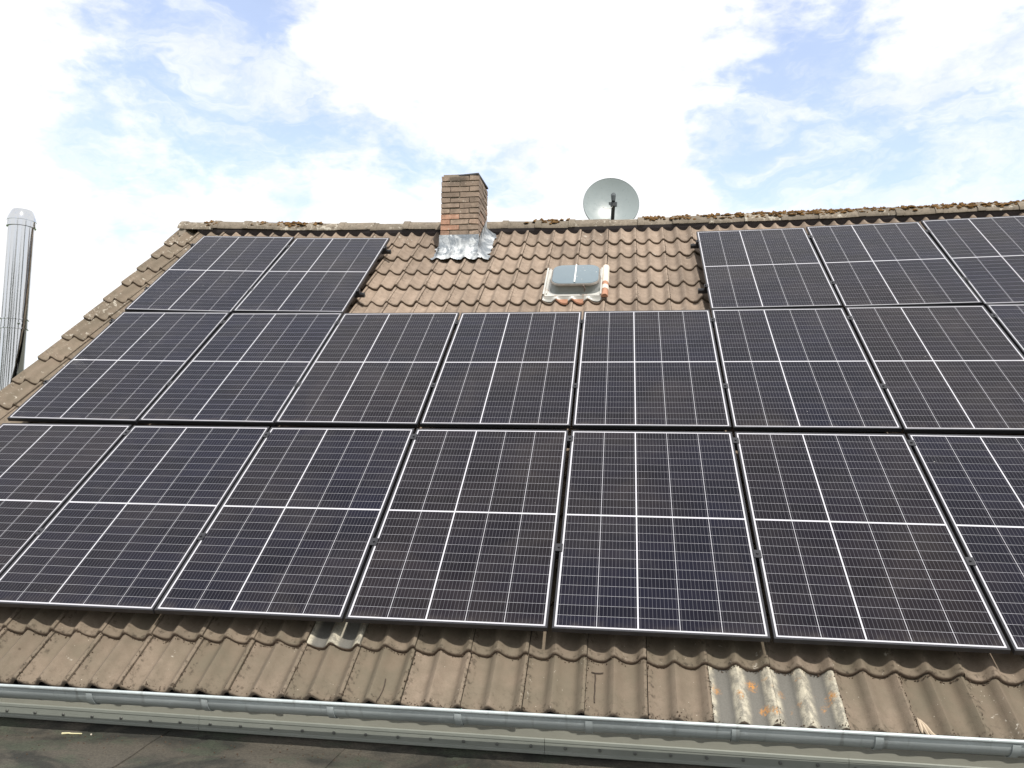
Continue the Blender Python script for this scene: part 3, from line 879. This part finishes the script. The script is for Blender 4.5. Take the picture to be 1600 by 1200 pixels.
# ------------------------------------------------------------------ solar panels
PW, PH, GU, GAB, GBC = 1.1050, 1.7630, .0184, .0271, .0568
VBOT = {'C': -.0045, 'B': PH+GBC-.0045, 'A': 2*PH+GBC+GAB-.0045}
def panel_meshes():
    hw, hh = PW/2, PH/2
    # frame: four mitred bars
    fb = MB(); lip = .0115; dpt = .030
    o_ = [(-hw, -hh), (hw, -hh), (hw, hh), (-hw, hh)]
    i_ = [(-hw+lip, -hh+lip), (hw-lip, -hh+lip), (hw-lip, hh-lip), (-hw+lip, hh-lip)]
    ch = .0012
    o2 = [(x - math.copysign(ch, x), y - math.copysign(ch, y)) for x, y in o_]
    rings = [[(x, y, -dpt) for x, y in i_], [(x, y, -dpt) for x, y in o_], [(x, y, -ch) for x, y in o_], [(x, y, 0) for x, y in o2], [(x, y, 0) for x, y in i_], [(x, y, -.004) for x, y in i_]]
    vs_ = [p for r in rings for p in r]; fs = []
    for a in range(5):
        for k in range(4): fs.append((a*4+k, a*4+(k+1) % 4, (a+1)*4+(k+1) % 4, (a+1)*4+k))
    fb.add(vs_, fs)
    # laminate: backsheet plane and 120 third-cut cells
    lb = MB()
    w, h = hw-lip, hh-lip
    lb.add([(-w, -h, -.003), (w, -h, -.003), (w, h, -.003), (-w, h, -.003)], [(0, 1, 2, 3)], 0)
    lb.add([(-w, -h, -.006), (w, -h, -.006), (w, h, -.006), (-w, h, -.006)], [(3, 2, 1, 0)], 0)
    cw, g1, g2 = .2090, .0028, .0085
    x = -(5*cw + 3*g1 + g2)/2; X = []
    for c in range(5):
        X.append((x, x+cw)); x += cw + (g2 if c == 1 else g1)
    chh, gy1, gm = .06955, .0016, .0130
    y = -(24*chh + 22*gy1 + gm)/2; Y = []
    for r in range(24):
        Y.append((y, y+chh)); y += chh + (gm if r == 11 else gy1)
    cv = [0.0]*8; uvs = []
    for (a, b) in X:
        for (c, d) in Y:
            lb.add([(a, c, -.0026), (b, c, -.0026), (b, d, -.0026), (a, d, -.0026)], [(0, 1, 2, 3)], 1)
            cv += [rng.rand()]*4
    lb.att = {'cellv': cv}
    return fb, lb
fb, lb = panel_meshes()
pf = fb.build('frame', M_FRAME); lam = lb.build('cell_sheet', [M_BACK, M_CELL])
uvl = lam.data.uv_layers.new(name='UVMap')
for poly in lam.data.polygons:
    for li, uvc in zip(poly.loop_indices, ((0, 0), (1, 0), (1, 1), (0, 1))): uvl.data[li].uv = uvc
ORD = ['leftmost', 'second from the left', 'third from the left', 'fourth from the left', 'fifth from the left', 'sixth from the left', 'seventh from the left', 'eighth from the left']
def panel_label(row, col):
    if row == 'A':
        return {0: 'black framed solar panel in the top row beside the left roof edge', 1: 'black framed solar panel in the top row, just left of the chimney',
                5: 'black framed solar panel in the top row, right of the skylight tiles', 6: 'black framed solar panel in the top row, second right of the skylight',
                7: 'black framed solar panel in the top row, cut by the right photo edge'}[col]
    return 'black framed solar panel, %s in the %s row' % (ORD[col], {'B': 'middle', 'C': 'bottom'}[row])
first = None
# where the rows were laid a little out of line with each other
JOG = {('B', 1): .006, ('C', 2): -.006, ('C', 3): -.006, ('B', 3): .004, ('B', 4): .003}
for row, cols in (('A', (0, 1, 5, 6, 7)), ('B', range(8)), ('C', range(8))):
    for c in cols:
        u0 = (c-4)*(PW+GU) - .0045 + JOG.get((row, c), 0); v0 = VBOT[row]
        a, b, d, e = [P(u, v, 0.0) for u, v in ((u0, v0), (u0+PW, v0), (u0+PW, v0+PH), (u0, v0+PH))]
        ctr = (a+b+d+e)/4
        ex = Vector((b-a)+(d-e)).normalized(); ey = Vector((e-a)+(d-b)); ey = (ey - ex*ey.dot(ex)).normalized(); ez = ex.cross(ey)
        m4 = Matrix((ex, ey, ez)).transposed().to_4x4(); m4.translation = Vector(ctr)
        t = bpy.data.objects.new('solar_panel', None); COL.objects.link(t); t.matrix_world = m4; t.empty_display_size = .2
        tag(t, panel_label(row, c), 'solar panel', 'solar panels on the roof')
        for src in (pf, lam):
            o = src if first is None else src.copy()
            if first is not None: COL.objects.link(o)
            o.parent = t
        first = t
bpy.context.view_layer.update()

# mounting rails with clamps
PIT = PW+GU
def rail(u0, u1, v, gaps, ends, label):
    uc = (u0+u1)/2
    t = thing('mounting_rail', P(uc, v, -.072), label, 'mounting rail', 'black rails under the solar panels')
    mb = MB()
    uu = np.linspace(u0, u1, max(3, int((u1-u0)*5)))
    prof_r = [(-.019, -.070), (.019, -.070), (.019, -.0335), (.007, -.0335), (.007, -.046), (-.007, -.046), (-.007, -.0335), (-.019, -.0335)]
    n = len(prof_r)
    ring = np.array([[P(u, v+p[0], p[1]) for p in prof_r] for u in uu])
    vs_ = ring.reshape(-1, 3); fs = []
    for i in range(len(uu)-1):
        for k in range(n): fs.append((i*n+k, i*n+(k+1) % n, (i+1)*n+(k+1) % n, (i+1)*n+k))
    mb.add(vs_, fs); mb.build('beam', M_ALU_BLK, t)
    for ue, s in ((u0, -1), (u1, 1)):
        mb = MB(); mb.rbox(min(ue+s*.001, ue+s*.005), max(ue+s*.001, ue+s*.005), v-.021, v+.021, -.072, -.031); mb.build('end_cap', M_DARKP, t)
    for ug in gaps:
        mb = MB()
        mb.rbox(ug-.0125, ug+.0125, v-.030, v+.030, -.0335, -.010); mb.rbox(ug-.0215, ug+.0215, v-.030, v+.030, .0008, .0045)
        mb.tube([P(ug, v, .0045), P(ug, v, .0125)], .0075, 6)
        mb.build('mid_clamp', M_ALU_BLK, t)
    for ue, s in ends:
        mb = MB()
        a, b = sorted((ue+s*.002, ue+s*.026)); mb.rbox(a, b, v-.025, v+.025, -.0335, .0008)
        a, b = sorted((ue-s*.010, ue+s*.026)); mb.rbox(a, b, v-.025, v+.025, .0012, .0045)
        mb.tube([P(ue+s*.014, v, .0045), P(ue+s*.014, v, .016)], .0075, 6)
        mb.build('end_clamp', M_ALU_BLK, t)
    uh = u0 + .25
    while uh < u1:
        mb = MB()
        mb.rbox(uh-.015, uh+.015, v-.030, v-.022, -.100, -.040); mb.rbox(uh-.015, uh+.015, v-.030, v+.12, -.103, -.0965)
        mb.build('roof_hook', M_LNB, t)
        uh += .92
gl = [(k-4)*PIT - GU/2 for k in range(1, 8)]
e0 = (-4)*PIT; e1 = 3*PIT + PW
for v, lb_ in ((.585, 'lower black rail under the bottom row of solar panels'), (1.655, 'upper black rail under the bottom row of solar panels'),
               (2.338, 'lower black rail under the middle row of solar panels'), (3.385, 'upper black rail under the middle row of solar panels')):
    rail(e0-.04, e1+.04, v, gl, ((e0, -1), (e1, 1)), lb_)
eL = (-3)*PIT+PW; eR = PIT
for v, w_ in ((4.055, 'lower'), (5.108, 'upper')):
    rail(e0-.04, eL+.062, v, [gl[0]], ((e0, -1), (eL, 1)), '%s black rail stub under the left block of the top row, end by the chimney' % w_)
    rail(eR-.075, e1+.04, v, [gl[5], gl[6]], ((eR, -1), (e1, 1)), '%s black rail stub under the right block of the top row, end by the skylight' % w_)

# ------------------------------------------------------------------ steel flue pipe beside the gable
fx, fy = -5.45, 2.52
flue = thing('flue_pipe', (fx, fy, GZ), 'tall shiny stainless steel flue pipe standing beside the left gable', 'flue pipe')
mb = MB(); rp = .113
mb.lathe([(rp, 0), (rp, 1.0), (rp, 3.2), (rp, 5.70), (rp, 6.66)], (fx, fy, GZ), 48)
mb.build('pipe', M_STEEL, flue, smooth=True)
for zc in (1.0-.05, 2.9, 5.685):
    mb = MB()
    mb.lathe([(rp+.001, -.052), (rp+.010, -.050), (rp+.010, -.040), (rp+.003, -.037), (rp+.003, .037), (rp+.010, .040), (rp+.010, .050), (rp+.001, .052)], (fx, fy, GZ+zc), 48)
    mb.tube([(fx+.10, fy-.062, GZ+zc), (fx+.135, fy-.075, GZ+zc)], .012, 8)
    mb.build('joint_band', M_STEEL, flue, smooth=True, angle=30)
mb = MB()
mb.lathe([(rp+.002, 0), (rp+.013, .002), (rp+.013, .012), (rp+.009, .014), (rp+.009, .060), (rp+.012, .062), (rp+.010, .085), (rp-.002, .118), (rp-.022, .165), (rp-.028, .172), (rp-.033, .172), (rp-.036, .09), (0, .09)], (fx, fy, GZ+6.635), 48)
mb.build('cap', M_STEEL, flue, smooth=True, angle=30)
mb = MB(); mb.wbox(fx-.02, U0+.095, fy-.02, fy+.02, GZ+2.83, GZ+2.87); mb.build('wall_bracket', M_STEEL, flue)

# ------------------------------------------------------------------ satellite dish
dx, dy, dz = .197, 5.06, 3.935
dish = thing('satellite_dish', (dx+.02, dy+.14, 3.25), 'round grey satellite dish rising behind the mossy ridge', 'satellite dish')
DR = .327
dn = Vector((.10, -1.0, .22)).normalized(); dxv = Vector((0, 0, 1)).cross(dn).normalized() * -1; dyv = dn.cross(dxv)
if dyv.z < 0: dyv = -dyv
mb = MB()
def dishpt(r, a, off=0.0): 
    p = Vector((dx, dy, dz)) + dxv*(r*math.cos(a)) + dyv*(r*1.04*math.sin(a)) + dn*(.075*(r/DR)**2 - .075 + off)
    return tuple(p)
seg = 56
rr_ = [0.001] + [DR*k/9 for k in range(1, 10)]
pts = np.array([[dishpt(r, 2*math.pi*k/seg) for k in range(seg+1)] for r in rr_]); mb.grid(pts)
lipr = np.array([[dishpt(r, 2*math.pi*k/seg, o_) for k in range(seg+1)] for r, o_ in ((DR, 0), (DR+.004, .002), (DR+.009, -.006), (DR+.008, -.018), (DR, -.014))]); mb.grid(lipr)
ptsb = np.array([[dishpt(r, 2*math.pi*k/seg, -.004) for k in range(seg+1)] for r in rr_]); mb.grid(ptsb, flip=True)
mb.build('reflector', M_DISH, dish, smooth=True, angle=60)
lnb_p = Vector((.228, 4.80, 3.885))
foot = Vector((dx+.012, dy-.02, dz-DR+.02))
mb = MB(); mb.tube([foot+Vector((0, .1, -.03)), foot, foot.lerp(lnb_p, .6)+Vector((0, 0, -.03)), lnb_p+Vector((0, .01, -.05))], [.022]*4, 10)
mb.build('feed_arm', M_DARKP, dish, smooth=True)
mb = MB()
dd = Vector((dx, dy, dz)) - lnb_p; dd.normalize()
mb.tube([lnb_p + Vector((0, 0, -.075)), lnb_p + Vector((0, 0, -.03)), lnb_p + Vector((0, 0, -.02))], [.034, .034, .026], 12)
lnb0 = mb
ln = lnb0.build('feed_holder', M_DARKP, dish, smooth=True)
mb = MB(); mb.tube([lnb_p+Vector((0, -.03, -.02)), lnb_p+Vector((0, -.03, .035)), lnb_p+Vector((0, -.015, .056)), lnb_p+Vector((0, .03, .05))], [.022, .029, .029, .02], 14)
mb.build('feed_horn', M_LNB, dish, smooth=True)
mb = MB(); cpts = []
for k in range(12):
    a = math.pi*(k/11)
    cpts.append(lnb_p + Vector((-.045 + .05*math.cos(a)*1.1 - .02, -.02, -.075 - .03*math.sin(a))))
mb.tube(cpts, .0035, 6); mb.build('cable', M_WHITE, dish, smooth=True)
mb = MB(); mb.tube([(dx+.02, dy+.16, 3.2), (dx+.02, dy+.16, 3.98)], .024, 14); mb.build('mast', M_ZINC, dish, smooth=True)
mb = MB(); mb.wbox(dx-.03, dx+.07, dy+.075, dy+.20, dz-.10, dz+.04); mb.build('bracket', M_LNB, dish)

# ------------------------------------------------------------------ loose bits
def twig(pts, r, label, mat_=M_TWIG, name='twig', cat='twig'):
    pts = [np.array(p, float) for p in pts]
    mb = MB()
    n = len(pts)
    mb.tube(pts, [r*(1-.4*k/(n-1)) for k in range(n)], 6)
    return tag(mb.build(name, mat_, None, origin=pts[0], smooth=True), label, cat)
def on_tile(u, v, up=.004):
    k = max([0] + [i for i in range(len(ROWS)) if ROWS[i] <= v]); t = (v-ROWS[k])/.44
    return P(u, v, float(tile_n(u)) - .033*t + up)
twig([on_tile(-.862+.006*i - .002*i*i, -.26-.036*i) for i in range(5)], .0035, 'thin dark straight twig lying on an eave tile')
mb = MB()
mb.tube([on_tile(.224+.002*(i % 2), -.15-.036*i, .006) for i in range(6)], .003, 6); mb.tube([on_tile(.205+.02*i, -.150+.004*i, .007) for i in range(4)], .0028, 6)
tag(mb.build('twig', M_TWIG, None, origin=on_tile(.224, -.15), smooth=True), 'dark forked twig like a letter T on an eave tile', 'twig')
mb = MB()
for k, (du, ln_) in enumerate(((-.02, .09), (.005, .10), (.028, .085))):
    a = on_tile(1.735+du*.3, -.32, .006); b = on_tile(1.745+du, -.385, .010); c = on_tile(1.755+du*1.5, -.405, .007)
    mb.tube([a, (a+b)/2+np.array([0, 0, .003]), b, c], [.003, .008, .009, .004], 6)
tag(mb.build('dry_leaf', M_LEAF, None, origin=on_tile(1.735, -.35), smooth=True), 'curled beige dry leaf caught at the gutter rim', 'leaf')
zf = -.606 - .018*.24
twig([(-2.571, -.278, zf+.004), (-2.535, -.272, zf+.006), (-2.52, -.275, zf+.006), (-2.464, -.266, zf+.006)], .0052, 'pale bare stick lying on the dark felt roof', M_STICK, 'stick', 'stick')
mb = MB(); mb.lathe([(.0005, .005), (.004, .004), (.005, .001), (.004, -.002)], (-2.41, -.266, zf+.004), 8)
tag(mb.build('pebble', M_MORTW, None, origin=(-2.41, -.266, zf), smooth=True), 'tiny white pebble beside the stick on the felt', 'pebble')

# ------------------------------------------------------------------ unseen trees behind the camera, added to darken the flue's reflections
M_LEAVES = simple('tree_leaves', (.06, .085, .03), .7, 0, .5, 3)
M_BARK = simple('tree_bark', (.09, .07, .05), .9, 0, .3, 8, .5)
def added_tree(x, y, h, r, label):
    t = thing('added_tree', (x, y, GZ), label, 'added_tree', 'unseen trees added for the flue reflections')
    mb = MB(); mb.tube([(x, y, GZ), (x+.1, y, GZ+h*.3), (x-.1, y+.1, GZ+h*.6), (x, y, GZ+h*.9)], [.28, .22, .13, .04], 10)
    for k in range(9):
        a = rng.uniform(0, 6.28); z0 = GZ+h*rng.uniform(.3, .7)
        mb.tube([(x, y, z0), (x+math.cos(a)*r*.4, y+math.sin(a)*r*.4, z0+h*.1), (x+math.cos(a)*r*.8, y+math.sin(a)*r*.8, z0+h*.16)], [.09, .06, .02], 6)
    mb.build('trunk', M_BARK, t, smooth=True)
    mb = MB(); V = []; F = []
    cl = [(rng.normal(0, .42, 3)*[r, r, h*.25] + [x, y, GZ+h*.62], rng.uniform(.5, 1.1)) for k in range(45)]
    for c, cr in cl:
        for q in range(70):
            d = rng.normal(0, 1, 3); d /= np.linalg.norm(d); p = c + d*cr*rng.uniform(.5, 1)
            a = rng.normal(0, 1, 3); a /= np.linalg.norm(a); b = np.cross(a, d); a *= .12; b *= .10
            n = len(V); V += [p-a, p+b, p+a, p-b]; F.append((n, n+1, n+2, n+3))
    mb.add(V, F); mb.build('crown', M_LEAVES, t)
for x, y, h, r, lb_ in ((-9, -17, 13, 3.0, 'tall one at the left of the unseen added trees'), (-2, -22, 15, 3.4, 'broad one, second of the unseen added trees'),
                       (6, -20, 12.5, 3.0, 'rounded one, third of the unseen added trees'), (-18, -10, 11, 2.6, 'small one on the flue side of the unseen added trees'), (13, -14, 14, 3.2, 'tall one at the right of the unseen added trees')):
    added_tree(x, y, h, r, lb_)
for x, y, h, r, lb_ in ((-22, 3, 12, 2.8, 'slim one of the unseen added trees, level with the gable end'), (-14, -15, 9, 2.0, 'low one of the unseen added trees, near the flue side'), (17, -4, 15, 2.6, 'one of the unseen added trees, beside the far right gable')):
    added_tree(x, y, h, r, lb_)
